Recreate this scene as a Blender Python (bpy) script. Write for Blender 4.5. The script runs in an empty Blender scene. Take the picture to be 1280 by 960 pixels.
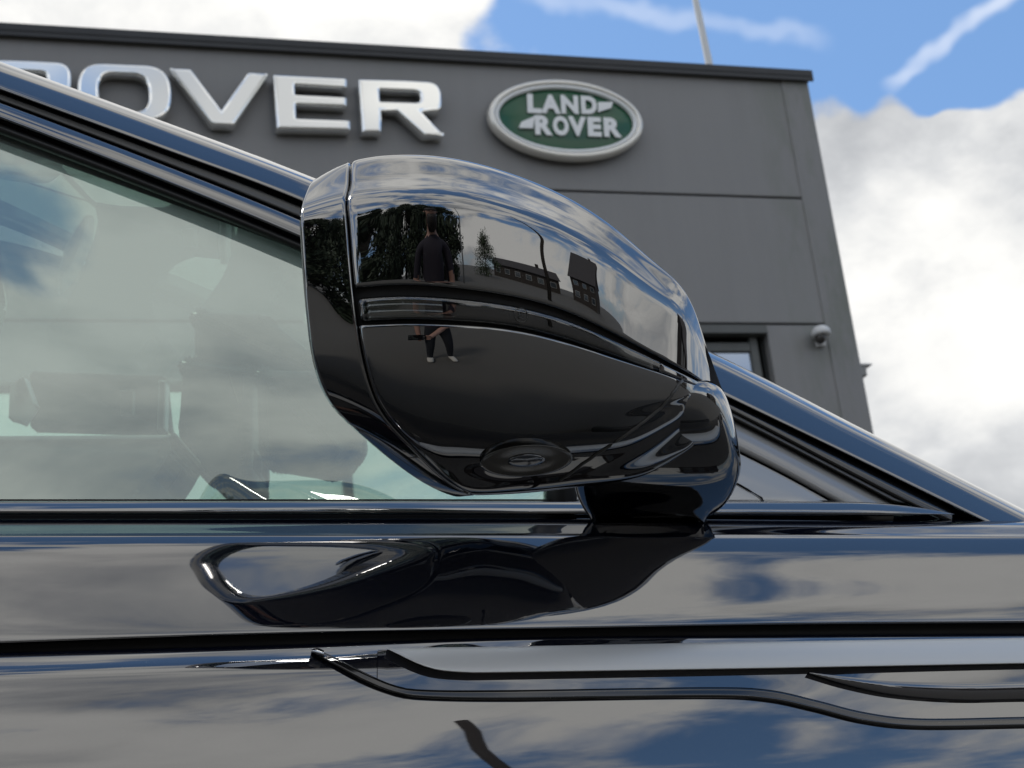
import bpy, bmesh, math, random
import numpy as np
from mathutils import Vector, Matrix

# ------------------------------------------------------------------ camera, sky, sun, exposure
SC = bpy.context.scene
COL = SC.collection
FPX = 1900.0
PSI, THE, RHO = map(math.radians, (25, 18.4, 6.3))
CAM = np.array([0.0, 0.0, 0.95])
FW = np.array([math.sin(PSI)*math.cos(THE), math.cos(PSI)*math.cos(THE), math.sin(THE)])
R0 = np.array([math.cos(PSI), -math.sin(PSI), 0.0])
U0 = np.cross(R0, FW)
RT = math.cos(RHO)*R0 - math.sin(RHO)*U0
UP = math.sin(RHO)*R0 + math.cos(RHO)*U0
FH = np.array([math.sin(PSI), math.cos(PSI), 0.0])

cd = bpy.data.cameras.new('camera')
cam = bpy.data.objects.new('camera', cd); COL.objects.link(cam)
cd.sensor_width = 36.0
cd.lens = 36.0*FPX/1280.0
cd.clip_start = 0.002; cd.clip_end = 3000
cd.dof.use_dof = True; cd.dof.focus_distance = 0.93; cd.dof.aperture_fstop = 24.0
M = Matrix(((RT[0], UP[0], -FW[0], CAM[0]), (RT[1], UP[1], -FW[1], CAM[1]), (RT[2], UP[2], -FW[2], CAM[2]), (0, 0, 0, 1)))
cam.matrix_world = M
SC.camera = cam
SC.view_settings.view_transform = 'Standard'
SC.view_settings.look = 'None'
SC.view_settings.gamma = 1.0
SC.view_settings.use_curve_mapping = False
SC.view_settings.exposure = 0.34
SC.cycles.max_bounces = 7
SC.cycles.transparent_max_bounces = 12
SC.cycles.caustics_reflective = False
SC.cycles.caustics_refractive = False

SUN_EL, SUN_AZ = math.radians(54), math.radians(-30)      # azimuth from +Y towards +X: ahead of the camera, beyond the building, through thin cloud
sdir = Vector((math.sin(SUN_AZ)*math.cos(SUN_EL), math.cos(SUN_AZ)*math.cos(SUN_EL), math.sin(SUN_EL)))
sd = bpy.data.lights.new('sun', 'SUN'); sd.energy = 1.5; sd.angle = math.radians(12); sd.color = (1, .95, .88)
so = bpy.data.objects.new('sun', sd); COL.objects.link(so)
so.rotation_euler = (-sdir).to_track_quat('-Z', 'Y').to_euler(); so.location = (0, 0, 30)

def ray(x, y):
    v = FW + RT*((x-640)/FPX) + UP*((480-y)/FPX)
    return v/np.linalg.norm(v)

class NT:
    """small node-tree writer"""
    def __init__(s, tree): s.t = tree; s.t.nodes.clear()
    def n(s, typ, **kw):
        o = s.t.nodes.new(typ)
        for k, v in kw.items():
            setattr(o, k, v)
        return o
    def l(s, a, b): s.t.links.new(a, b)
    def val(s, sock, v):
        if isinstance(v, (int, float, tuple, list)): sock.default_value = v
        else: s.l(v, sock)
    def math(s, op, a, b=None, c=None, clamp=False):
        o = s.n('ShaderNodeMath', operation=op); o.use_clamp = clamp
        s.val(o.inputs[0], a)
        if b is not None: s.val(o.inputs[1], b)
        if c is not None: s.val(o.inputs[2], c)
        return o.outputs[0]
    def vmath(s, op, a, b=None):
        o = s.n('ShaderNodeVectorMath', operation=op)
        s.val(o.inputs[0], a)
        if b is not None:
            if op == 'SCALE': s.val(o.inputs['Scale'], b)
            else: s.val(o.inputs[1], b)
        return o.outputs['Value'] if op in ('DOT_PRODUCT', 'LENGTH') else o.outputs[0]
    def noise(s, vec, scale, detail=6, rough=.55, dist=0.0, color=False):
        o = s.n('ShaderNodeTexNoise')
        s.val(o.inputs['Vector'], vec); o.inputs['Scale'].default_value = scale
        o.inputs['Detail'].default_value = detail; o.inputs['Roughness'].default_value = rough
        o.inputs['Distortion'].default_value = dist
        return o.outputs['Color'] if color else o.outputs['Fac']
    def ramp(s, fac, stops, interp='LINEAR'):
        o = s.n('ShaderNodeValToRGB'); e = o.color_ramp.elements; o.color_ramp.interpolation = interp
        while len(e) < len(stops): e.new(.5)
        for q, (p, c) in zip(e, stops):
            q.position = p; q.color = (c, c, c, 1) if isinstance(c, (int, float)) else (*c, 1)
        s.val(o.inputs[0], fac); return o.outputs[0]
    def mix(s, f, a, b):
        o = s.n('ShaderNodeMix', data_type='RGBA')
        s.val(o.inputs[0], f)
        for k, v in ((6, a), (7, b)):
            s.val(o.inputs[k], (*v, 1) if isinstance(v, tuple) and len(v) == 3 else v)
        return o.outputs[2]
    def sstep(s, v, a, b):
        o = s.n('ShaderNodeMapRange', interpolation_type='SMOOTHSTEP')
        s.val(o.inputs[0], v); o.inputs[1].default_value = a; o.inputs[2].default_value = b
        return o.outputs[0]

W = bpy.data.worlds.new('World'); SC.world = W; W.use_nodes = True
w = NT(W.node_tree)
sky = w.n('ShaderNodeTexSky', sky_type='NISHITA')
sky.sun_disc = False; sky.sun_elevation = SUN_EL; sky.sun_rotation = SUN_AZ
sky.air_density = 1.0; sky.dust_density = 0.6; sky.ozone_density = 2.2
tc = w.n('ShaderNodeTexCoord')
D = w.vmath('NORMALIZE', tc.outputs['Generated'])
sep = w.n('ShaderNodeSeparateXYZ'); w.l(D, sep.inputs[0])
# cloud field: noise on the sky dome drawn out towards the horizon, with a few big cumulus banks
wob = w.vmath('SCALE', w.vmath('SUBTRACT', w.noise(D, 3.1, 2, .55, color=True), (.5, .5, .5)), .10)
Dw = w.vmath('NORMALIZE', w.vmath('ADD', D, wob))
stretch = w.vmath('MULTIPLY', Dw, (1, 1, 1.7))
fb = w.noise(stretch, 2.9, 7, .585)
fine = w.noise(w.vmath('MULTIPLY', Dw, (1, 1, 1.5)), 8.0, 5, .56)
base = w.math('ADD', w.math('SUBTRACT', fb, .445), w.math('MULTIPLY', w.math('SUBTRACT', fine, .5), .42))
def bank(x, y, rad, amp):
    """a bank of cloud centred on a compass direction / height of the sky"""
    c = ray(x, y)
    dt = w.vmath('DOT_PRODUCT', Db, tuple(float(q) for q in c))
    ang = w.math('ARCCOSINE', w.math('MINIMUM', dt, .99999))
    return w.math('MULTIPLY', w.sstep(ang, rad*1.25, rad*.55), amp)
def refl(x, y, n):
    r_ = ray(x, y); n = np.array(n)/np.linalg.norm(n); r_ = r_-2*np.dot(r_, n)*n; return r_
T20 = (0, -math.cos(math.radians(20)), math.sin(math.radians(20)))
def bank_d(c, rad, amp):
    dt = w.vmath('DOT_PRODUCT', Dw, tuple(float(q) for q in c))
    return w.math('MULTIPLY', w.sstep(w.math('ARCCOSINE', w.math('MINIMUM', dt, .99999)), rad*1.25, rad*.55), amp)
nzc = w.vmath('SUBTRACT', w.noise(D, 11.0, 3, .55, color=True), (.5, .5, .5))
Db = w.vmath('NORMALIZE', w.vmath('ADD', D, w.vmath('SCALE', nzc, .10)))
dens = base
SH = (0, -.94, .34); LO = (0, -.975, .22); PI_ = (0, -.88, .47)
for c, rad, amp in ((refl(150, 480, T20), .20, .09), (refl(300, 740, SH), .34, .075), (refl(1000, 740, SH), .28, .085), (refl(330, 880, LO), .3, .06), (refl(420, 140, (-.1219, -.9925, 0)), .16, .10)):
    dens = w.math('ADD', dens, bank_d(c, rad, amp))
for c, rad, amp in ((refl(120, 130, PI_), .22, .22), (refl(1060, 540, PI_), .26, .24), (refl(1000, 960, LO), .10, .09), (tuple((-FH*math.cos(math.radians(58))+R0*math.sin(math.radians(58)))*math.cos(math.radians(30))+np.array([0,0,math.sin(math.radians(30))])), .26, .14), (tuple((-FH*math.cos(math.radians(28))+R0*math.sin(math.radians(28)))*math.cos(math.radians(38))+np.array([0,0,math.sin(math.radians(38))])), .14, .10), (refl(60, 215, T20), .07, .2), (tuple((-FH*math.cos(math.radians(92))+R0*math.sin(math.radians(92)))*math.cos(math.radians(26))+np.array([0,0,math.sin(math.radians(26))])), .30, .13), (tuple((-FH*math.cos(math.radians(45))+R0*math.sin(math.radians(45)))*math.cos(math.radians(20))+np.array([0,0,math.sin(math.radians(20))])), .14, .12)):
    dens = w.math('SUBTRACT', dens, bank_d(c, rad, amp))
for x, y, rad, amp in ((1085, 232, .068, .62), (1300, 340, .105, .62), (1210, 540, .17, .5), (1420, 480, .16, .4), (150, -160, .17, .5), (440, -66, .088, .5), (-250, -60, .17, .4)):
    dens = w.math('ADD', dens, bank(x, y, rad, amp))
for x, y, rad, amp in ((930, -40, .20, .36), (1230, -20, .10, .2)):
    dens = w.math('SUBTRACT', dens, bank(x, y, rad, amp))
cov = w.sstep(dens, -.07, .12)
# shading: thick parts greyer below, edges bright
soft = w.noise(w.vmath('ADD', stretch, (.06, -.05, .16)), 2.9, 3, .5)
lit = w.math('SUBTRACT', fb, soft)
shade = w.sstep(lit, -.20, .14)
thick = w.sstep(dens, .06, .36)
gr = w.math('MULTIPLY_ADD', shade, .62, w.math('MULTIPLY', fine, .42))
broad = w.noise(w.vmath('MULTIPLY', Dw, (1, 1, 2.4)), 2.3, 3, .5)
gr = w.math('ADD', gr, w.math('MULTIPLY', w.math('SUBTRACT', broad, .47), .75))
ccol = w.ramp(gr, [(.08, (.34, .355, .38)), (.38, (.58, .59, .60)), (.62, (.80, .795, .775)), (.85, (.95, .94, .91))])
# contrails
tnz = w.vmath('SUBTRACT', w.noise(D, 30, 2, .6, color=True), (.5, .5, .5)); tbr = w.math('MULTIPLY_ADD', w.noise(D, 22, 2, .6), .9, .15)
def trail(p0, p1, wd, strength):
    a, b = ray(*p0), ray(*p1)
    n = np.cross(a, b); n /= np.linalg.norm(n)
    m = a + b; m /= np.linalg.norm(m)
    half = math.acos(float(np.dot(a, b)))/2
    t1 = w.math('ABSOLUTE', w.vmath('DOT_PRODUCT', w.vmath('ADD', D, w.vmath('SCALE', tnz, wd*2.2)), tuple(map(float, n))))
    across = w.sstep(t1, wd, wd*.1)
    along = w.sstep(w.vmath('DOT_PRODUCT', D, tuple(map(float, m))), math.cos(half*1.05), math.cos(half*.75))
    brk = tbr
    return w.math('MULTIPLY', w.math('MULTIPLY', w.math('MULTIPLY', across, along), brk), strength)
tr = w.math('ADD', trail((1105, 112), (1330, -60), .0075, .75), trail((640, -12), (1040, 52), .010, .38), clamp=True)
skyc = w.vmath('SCALE', sky.outputs[0], .125)
skyc = w.mix(.45, w.vmath('MULTIPLY', skyc, (.92, 1.0, 1.08)), (.165, .335, .635))
c1 = w.mix(tr, skyc, (.86, .88, .92))
c2 = w.mix(cov, c1, ccol)
bg = w.n('ShaderNodeBackground'); bg.inputs[1].default_value = 1.0
w.l(c2, bg.inputs[0])
wo = w.n('ShaderNodeOutputWorld'); w.l(bg.outputs[0], wo.inputs[0])

# ------------------------------------------------------------------ helpers
def at(x, y, r): return CAM + ray(x, y)*r
def at_Y(x, y, Y):
    v = ray(x, y); return CAM + v*((Y-CAM[1])/v[1])
def at_plane(x, y, P, N):
    v = ray(x, y); return CAM + v*(np.dot(P-CAM, N)/np.dot(v, N))
def V3(p): return Vector((float(p[0]), float(p[1]), float(p[2])))

def empty(name, loc=(0, 0, 0), parent=None, label=None, cat=None, group=None):
    o = bpy.data.objects.new(name, None); COL.objects.link(o); o.empty_display_size = .05
    o.location = loc
    if parent:
        o.parent = parent; o.matrix_parent_inverse = world_of(parent).inverted()
    tag(o, label, cat, group); return o
def tag(o, label=None, cat=None, group=None, kind=None):
    if label: o['label'] = label
    if cat: o['category'] = cat
    if group: o['group'] = group
    if kind: o['kind'] = kind
    return o
def world_of(o):
    m = Matrix.Identity(4)
    while o is not None:
        m = o.matrix_parent_inverse @ Matrix.LocRotScale(o.location, o.rotation_euler, o.scale) @ m
        o = o.parent
    return m
def link(name, me, mat, parent=None, smooth=False):
    """mesh given in world coordinates; the child keeps its place under its parent"""
    o = bpy.data.objects.new(name, me); COL.objects.link(o)
    if mat is not None:
        me.materials.clear(); me.materials.append(mat)
    if parent:
        o.parent = parent; o.matrix_parent_inverse = world_of(parent).inverted()
    if smooth:
        me.polygons.foreach_set('use_smooth', [True]*len(me.polygons))
    return o
def from_py(name, vs, fs, mat, parent=None, smooth=False):
    me = bpy.data.meshes.new(name)
    me.from_pydata([tuple(map(float, v)) for v in vs], [], fs); me.update()
    return link(name, me, mat, parent, smooth)
def from_bm(name, bm, mat, parent=None, smooth=False):
    me = bpy.data.meshes.new(name); bm.to_mesh(me); bm.free(); return link(name, me, mat, parent, smooth)
def grid(name, P, mat, parent=None, smooth=True, closed_u=False, closed_v=False, flip=False):
    """P[i][j] -> 3d point"""
    n, m = len(P), len(P[0]); vs = [p for row in P for p in row]; fs = []
    for i in range(n if closed_u else n-1):
        for j in range(m if closed_v else m-1):
            q = (i*m+j, i*m+(j+1) % m, ((i+1) % n)*m+(j+1) % m, ((i+1) % n)*m+j)
            fs.append(q[::-1] if flip else q)
    if closed_u and closed_v: return from_py(name, vs, fs, mat, parent, smooth)
    A = np.array(vs, float); F_ = np.array(fs); e1 = A[F_[:, 2]]-A[F_[:, 0]]; e2 = A[F_[:, 3]]-A[F_[:, 1]]
    nn = np.cross(e1, e2); c_ = A[F_].mean(1)
    ref = c_-A.mean(0) if (closed_u or closed_v) else CAM-c_
    if (nn*ref).sum() < 0: fs = [f[::-1] for f in fs]
    return from_py(name, vs, fs, mat, parent, smooth)
def solidify(o, t, offset=-1.0):
    m = o.modifiers.new('thickness', 'SOLIDIFY'); m.thickness = t; m.offset = offset; return o
def box(bm, c, s, mat=None):
    r = bmesh.ops.create_cube(bm, size=1.0)
    for v in r['verts']:
        p = Vector((v.co.x*s[0], v.co.y*s[1], v.co.z*s[2]))
        if mat is not None: p = mat @ p
        v.co = p + Vector(c)
    return r['verts']
def tube(name, pts, rad, mat, parent=None, seg=10):
    """tapered tube through pts"""
    bm = bmesh.new(); rings = []
    for i, p in enumerate(pts):
        p = V3(p); a = V3(pts[max(i-1, 0)]); b = V3(pts[min(i+1, len(pts)-1)])
        t = (b-a).normalized(); u = t.orthogonal().normalized(); vv = t.cross(u)
        r = rad[i] if isinstance(rad, (list, tuple)) else rad
        rings.append([bm.verts.new(p+(u*math.cos(k*2*math.pi/seg)+vv*math.sin(k*2*math.pi/seg))*r) for k in range(seg)])
    for i in range(len(rings)-1):
        for k in range(seg):
            bm.faces.new((rings[i][k], rings[i][(k+1) % seg], rings[i+1][(k+1) % seg], rings[i+1][k]))
    bm.faces.new(rings[0][::-1]); bm.faces.new(rings[-1])
    bmesh.ops.recalc_face_normals(bm, faces=bm.faces)
    return from_bm(name, bm, mat, parent, True)
def curve_pts(pts, n):
    """Catmull-Rom resample of 2d/3d points, evenly in parameter"""
    P = np.array(pts, float); k = len(P)
    Q = np.vstack([2*P[0]-P[1], P, 2*P[-1]-P[-2]]); out = []
    for u in np.linspace(0, k-1, n):
        i = min(int(u), k-2); t = u-i
        a, b, c, d = Q[i], Q[i+1], Q[i+2], Q[i+3]
        out.append(.5*((2*b)+(-a+c)*t+(2*a-5*b+4*c-d)*t*t+(-a+3*b-3*c+d)*t**3))
    return np.array(out)
def interp_curve(pts, xs):
    """y at xs of a smooth curve through (x, y) pts"""
    P = curve_pts(pts, 400); return np.interp(xs, P[:, 0], P[:, 1])

# ------------------------------------------------------------------ materials
MATS = {}
def pbr(name, col, rough=.5, metal=0.0, ior=1.5, coat=0.0, bump=None, var=None, spec=None):
    m = bpy.data.materials.new(name); m.use_nodes = True
    t = NT(m.node_tree); b = t.n('ShaderNodeBsdfPrincipled'); o = t.n('ShaderNodeOutputMaterial'); t.l(b.outputs[0], o.inputs[0])
    b.inputs['Base Color'].default_value = (*col, 1); b.inputs['Roughness'].default_value = rough
    b.inputs['Metallic'].default_value = metal; b.inputs['IOR'].default_value = ior
    if coat: b.inputs['Coat Weight'].default_value = coat; b.inputs['Coat Roughness'].default_value = .02
    tcn = t.n('ShaderNodeTexCoord')
    if var:
        sc, amt = var
        nz = t.noise(tcn.outputs['Object'], sc, 6, .6)
        t.l(t.mix(nz, tuple(c*(1-amt) for c in col), tuple(c*(1+amt) for c in col)), b.inputs['Base Color'])
    if bump:
        sc, st, ds = bump
        bp = t.n('ShaderNodeBump'); bp.inputs['Strength'].default_value = st; bp.inputs['Distance'].default_value = ds
        t.l(t.noise(tcn.outputs['Object'], sc, 4, .6), bp.inputs['Height']); t.l(bp.outputs[0], b.inputs['Normal'])
    MATS[name] = m; return m
def paint(name, col, ior, rough=.012):
    """deep gloss paint with faint orange peel and a film of dust"""
    m = bpy.data.materials.new(name); m.use_nodes = True
    t = NT(m.node_tree); b = t.n('ShaderNodeBsdfPrincipled'); o = t.n('ShaderNodeOutputMaterial')
    tcn = t.n('ShaderNodeTexCoord')
    b.inputs['IOR'].default_value = ior
    dust = t.noise(tcn.outputs['Object'], 900, 2, .6)
    sp = t.math('MULTIPLY', t.sstep(dust, .66, .72), .6)
    t.l(t.mix(sp, col, (.10, .10, .09)), b.inputs['Base Color'])
    big = t.noise(tcn.outputs['Object'], 9, 4, .6)
    t.l(t.math('ADD', t.math('MULTIPLY', t.sstep(big, .45, .8), .035), rough), b.inputs['Roughness'])
    t.l(b.outputs[0], o.inputs[0]); MATS[name] = m; return m
def glass(name, tint, ior, refl=(1, 1, 1), body=0.0, bodycol=(.5, .5, .5)):
    m = bpy.data.materials.new(name); m.use_nodes = True
    t = NT(m.node_tree); o = t.n('ShaderNodeOutputMaterial')
    tr = t.n('ShaderNodeBsdfTransparent'); tr.inputs[0].default_value = (*tint, 1)
    gl = t.n('ShaderNodeBsdfGlossy'); gl.inputs['Roughness'].default_value = .0; gl.inputs[0].default_value = (*refl, 1)
    ge = t.n('ShaderNodeNewGeometry'); cs = t.math('ABSOLUTE', t.vmath('DOT_PRODUCT', ge.outputs['Normal'], ge.outputs['Incoming']))
    f0 = ((ior-1)/(ior+1))**2
    fr_ = t.math('MULTIPLY_ADD', t.math('POWER', t.math('SUBTRACT', 1.0, cs, clamp=True), 5.0), 1-f0, f0)
    mx = t.n('ShaderNodeMixShader'); t.l(fr_, mx.inputs[0]); t.l(tr.outputs[0], mx.inputs[1]); t.l(gl.outputs[0], mx.inputs[2])
    out = mx.outputs[0]
    if body:
        df = t.n('ShaderNodeBsdfDiffuse'); df.inputs[0].default_value = (*bodycol, 1)
        m2 = t.n('ShaderNodeMixShader'); m2.inputs[0].default_value = body
        t.l(out, m2.inputs[1]); t.l(df.outputs[0], m2.inputs[2]); out = m2.outputs[0]
    t.l(out, o.inputs[0]); MATS[name] = m; return m

BODY = paint('navy_black_paint', (.0030, .0042, .0095), 2.5)
GLOSS = paint('gloss_black_plastic', (.0025, .0026, .003), 2.9, .004)
TRIM = paint('gloss_black_trim', (.006, .006, .0065), 1.7, .05)
RUB = pbr('black_rubber', (.012, .012, .012), .45, bump=(400, .2, .0004))
RUBG = pbr('grey_rubber_seal', (.075, .073, .068), .42, bump=(300, .2, .0004))
DARK = pbr('dark_cavity_plastic', (.006, .006, .006), .7)
SAT = pbr('satin_silver_trim', (.62, .62, .60), .42, metal=.25, bump=(1500, .1, .0002))
CHROME = pbr('chrome', (.97, .97, .94), .06, metal=.92)
CHROMEB = pbr('brushed_edge_metal', (.62, .63, .64), .14, metal=1.0)
GREYP = pbr('grey_sail_panel', (.30, .30, .295), .18, ior=1.8)
QPANE = pbr('quarter_pane_grey', (.42, .42, .41), .08, ior=1.8)
SIDEG = glass('side_window_glass', (.56, .70, .63), 3.5, (.91, 1.0, .95), .19, (.60, .71, .64))  # diffuse body is dusty haze, raised to imitate the brightness of reflected cloud
SCRG = glass('windscreen_glass', (.78, .92, .84), 1.6, (.92, .97, .95))
LENS = glass('clear_indicator_lens', (.55, .56, .55), 1.9)
MIRR = pbr('mirror_silver', (.80, .82, .83), .0, metal=1.0)
AMBER = pbr('indicator_reflector', (.42, .42, .40), .22, metal=.9)

# ------------------------------------------------------------------ ground
def ground_material():
    m = bpy.data.materials.new('asphalt'); m.use_nodes = True
    t = NT(m.node_tree); b = t.n('ShaderNodeBsdfPrincipled'); o = t.n('ShaderNodeOutputMaterial'); t.l(b.outputs[0], o.inputs[0])
    tcn = t.n('ShaderNodeTexCoord'); v = tcn.outputs['Object']
    big = t.noise(v, .35, 6, .6); fine_ = t.noise(v, 160, 4, .7)
    c = t.mix(big, (.080, .075, .066), (.105, .098, .086)); c = t.mix(t.sstep(fine_, .5, .75), c, (.16, .15, .135))
    t.l(c, b.inputs['Base Color']); b.inputs['Roughness'].default_value = .85
    bp = t.n('ShaderNodeBump'); bp.inputs['Strength'].default_value = .5; bp.inputs['Distance'].default_value = .01
    t.l(fine_, bp.inputs['Height']); t.l(bp.outputs[0], b.inputs['Normal'])
    return m
bm = bmesh.new(); bmesh.ops.create_grid(bm, x_segments=8, y_segments=8, size=1500)
tag(from_bm('ground', bm, ground_material()), kind='structure')


# ------------------------------------------------------------------ dealership building
BA = math.radians(7)
BD = np.array([math.cos(BA), -math.sin(BA), 0.0]); BN = np.array([-math.sin(BA), -math.cos(BA), 0.0])
BP = at(704, 157, 16.0); BZ = np.array([0, 0, 1.0])
def fac(a, z, o=0.0): return np.array([BP[0], BP[1], 0]) + BD*a + BZ*z + BN*o
def fpx(x, y, o=0.0):
    p = at_plane(x, y, BP+BN*o, BN); return float(np.dot(p-BP, BD)), float(p[2])
def fbox(name, a0, a1, z0, z1, o0, o1, mat, parent, bev=0.0):
    bm = bmesh.new()
    vs = [bm.verts.new(V3(fac(a, z, o))) for a in (a0, a1) for z in (z0, z1) for o in (o0, o1)]
    for f in ((0, 1, 3, 2), (4, 6, 7, 5), (0, 4, 5, 1), (2, 3, 7, 6), (0, 2, 6, 4), (1, 5, 7, 3)): bm.faces.new([vs[i] for i in f])
    bmesh.ops.recalc_face_normals(bm, faces=bm.faces)
    if bev: bmesh.ops.bevel(bm, geom=bm.edges[:], offset=bev, segments=2, affect='EDGES', profile=.5)
    return from_bm(name, bm, mat, parent)
def clad_mat():
    m = bpy.data.materials.new('anthracite_cladding'); m.use_nodes = True
    t = NT(m.node_tree); b = t.n('ShaderNodeBsdfPrincipled'); o = t.n('ShaderNodeOutputMaterial'); t.l(b.outputs[0], o.inputs[0])
    tcn = t.n('ShaderNodeTexCoord'); v = tcn.outputs['Object']
    sp = t.n('ShaderNodeSeparateXYZ'); t.l(v, sp.inputs[0])
    streak = t.noise(t.vmath('MULTIPLY', v, (5, 5, .35)), 1.0, 6, .65)
    blot = t.noise(v, .7, 5, .6)
    c = t.mix(streak, (.222, .218, .215), (.270, .266, .262))
    c = t.mix(t.math('MULTIPLY', t.sstep(blot, .5, .75), .35), c, (.215, .225, .205))
    # green algae along the corner strip and below the coping
    alg = t.noise(t.vmath('MULTIPLY', v, (3, 3, .8)), 1.3, 6, .7)
    ax = t.sstep(sp.outputs[0], 8.6, 9.6)
    c = t.mix(t.math('MULTIPLY', t.math('MULTIPLY', ax, t.sstep(alg, .42, .66)), .55), c, (.145, .165, .125))
    t.l(c, b.inputs['Base Color']); b.inputs['Roughness'].default_value = .55
    bp = t.n('ShaderNodeBump'); bp.inputs['Strength'].default_value = .25; bp.inputs['Distance'].default_value = .01
    t.l(t.noise(v, 60, 3, .6), bp.inputs['Height']); t.l(bp.outputs[0], b.inputs['Normal'])
    return m
CLAD = clad_mat()
COPE = pbr('dark_coping_metal', (.035, .036, .038), .45, metal=.3, var=(3, .3))
JOINT = pbr('joint_dark', (.03, .032, .03), .8)
FRAME = pbr('window_frame_grey', (.10, .105, .10), .5, var=(6, .3))
PANE = pbr('building_window_glass', (.45, .48, .52), .05, metal=.8)
bl = empty('dealership_building', V3(fac(-2, 0, -6)), label='dark grey clad dealership building with flat coping behind the car', cat='building')
a_edge, z_roof = fpx(1008, 97)
a_in, _ = fpx(984, 140)
_, z_s1 = fpx(850, 243); _, z_s2 = fpx(990, 405)
aL = -16.0
wa1, wz1 = fpx(956, 406); wa0, wz0 = wa1-1.9, wz1-1.7
G = .012
fbox('core_wall', aL, a_edge-.01, 0, z_roof-.05, -15, -.45, JOINT, bl)
def panel(a0, a1, z0, z1):
    fbox('facade_panel', a0+G, a1-G, z0+G, z1-G, -.11, 0, CLAD, bl, .008)
    fbox('joint_backing', a0-.02, a1+.02, z0-.02, z1+.02, -.2, -.115, JOINT, bl)
panel(aL, a_in, z_s1, z_roof-.02)
panel(aL, a_in, z_s2, z_s1)
wz0 = 4.75
panel(aL, -.6, 5.6, z_s2); panel(-.6, wa0, .3, z_s2); panel(wa1, a_in, .3, z_s2); panel(wa0, wa1, .3, wz0)
fbox('plinth', aL, a_in, .0, .3, -.11, .02, COPE, bl)
GLAZE_GLOW = pbr('showroom_glazing_glow', (.80, .83, .80), .6)
b_ = GLAZE_GLOW.node_tree.nodes['Principled BSDF']; b_.inputs['Emission Color'].default_value = (.85, .95, .90, 1); b_.inputs['Emission Strength'].default_value = .35   # added glow and pale colour stand in for sky reflected in the glazing
GT = 5.6; a_gl = -.6
gx = np.arange(aL, a_gl+.01, (a_gl-aL)/8)
for g0, g1 in zip(gx[:-1], gx[1:]):
    wg = empty('showroom_window', V3(fac((g0+g1)/2, .3, 0)), bl)
    fbox('pane', g0+.04, g1-.04,   .36, GT-.06, -.10, -.09, GLAZE_GLOW, wg)
    fbox('mullion', g0-.04, g0+.04, .3, GT, -.105, .02, FRAME, wg)
    fbox('transom', g0+.04, g1-.04, 2.6, 2.68, -.085, .01, FRAME, wg)
fbox('corner_strip', a_in-.016, a_edge, .3, z_roof-.03, -.11, .012, CLAD, bl, .01)
fbox('side_cladding', a_edge-.1, a_edge-.002, .3, z_roof-.03, -15, -.115, CLAD, bl)
cp = fbox('coping', aL, a_edge+.05, z_roof-.03, z_roof+.06, -15.05, .07, COPE, bl, .012)
fbox('coping_drip_edge', aL, a_edge+.045, z_roof-.075, z_roof-.03, .045, .066, COPE, cp)
wn = empty('window', V3(fac((wa0+wa1)/2, wz0, 0)), bl)
fbox('lintel', wa0-.02, wa1, wz1-.10, wz1-.012, -.105, .03, FRAME, wn)
for (q0, q1, q2, q3) in ((wa0, wa0+.16, wz0, wz1-.10), (wa1-.16, wa1-.07, wz0, wz1-.10), (wa0+.16, wa1-.16, wz1-.26, wz1-.16), (wa0+.16, wa1-.16, wz0, wz0+.1)):
    fbox('frame', q0, q1, q2, q3, -.16, -.085, FRAME, wn, .01)
fbox('pane', wa0+.1, wa1-.1, wz0+.05, wz1-.2, -.13, -.12, PANE, wn)

BM4 = Matrix(((BD[0], 0, BN[0], BP[0]), (BD[1], 0, BN[1], BP[1]), (0, 1, 0, 0), (0, 0, 0, 1)))
def plate(name, loops, o0, depth, bev, mat, parent, res=2):
    """closed 2d loops (facade metres) -> bevelled solid on the facade"""
    cu = bpy.data.curves.new(name, 'CURVE'); cu.dimensions = '2D'; cu.fill_mode = 'BOTH'
    cu.extrude = depth/2; cu.bevel_depth = bev; cu.bevel_resolution = res; cu.offset = -bev
    for lp in loops:
        sp = cu.splines.new('POLY'); sp.points.add(len(lp)-1); sp.use_cyclic_u = True
        for q, (x, y) in zip(sp.points, lp): q.co = (x, y, 0, 1)
    return cu2mesh(name, cu, BM4 @ Matrix.Translation((0, 0, o0+depth/2)), mat, parent)
def cu2mesh(name, cu, mtx, mat, parent, smooth=False):
    tmp = bpy.data.objects.new('tmp', cu); COL.objects.link(tmp)
    dg = bpy.context.evaluated_depsgraph_get(); dg.update()
    me = bpy.data.meshes.new_from_object(tmp.evaluated_get(dg)); bpy.data.objects.remove(tmp)
    me.transform(mtx); me.name = name
    return link(name, me, mat, parent, smooth)
def rnd(pts, r, n=5, skip=()):
    """round the corners of a closed px polygon"""
    out = []; k = len(pts)
    for i, p in enumerate(pts):
        p = np.array(p, float); a = np.array(pts[i-1], float); b = np.array(pts[(i+1) % k], float)
        rr = r[i] if isinstance(r, (list, tuple)) else r
        if rr <= 0: out.append(p); continue
        la, lb = np.linalg.norm(a-p), np.linalg.norm(b-p); rr = min(rr, la*.48, lb*.48)
        A, B = p+(a-p)/la*rr, p+(b-p)/lb*rr
        for t in np.linspace(0, 1, n): out.append((1-t)**2*A+2*t*(1-t)*p+t*t*B)
    return out
def F2(pts): return [fpx(x, y) for x, y in pts]
E_PX = [(338.7, 101.6), (431.6, 106.3), (430.6, 119.4), (366.5, 115.3), (367, 126.5), (431, 129.7), (430.6, 142.3), (367.8, 139.6), (368.4, 156), (435.3, 158.4), (435.3, 171.9), (343.4, 169.6)]
R_PX = [(444.7, 107.2), (500, 108.6), (548, 111), (549, 149), (523.4, 147.9), (552.5, 178), (526, 178.4), (492.5, 147.9), (473.8, 147.5), (473.8, 174), (449.4, 173.8)]
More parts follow.
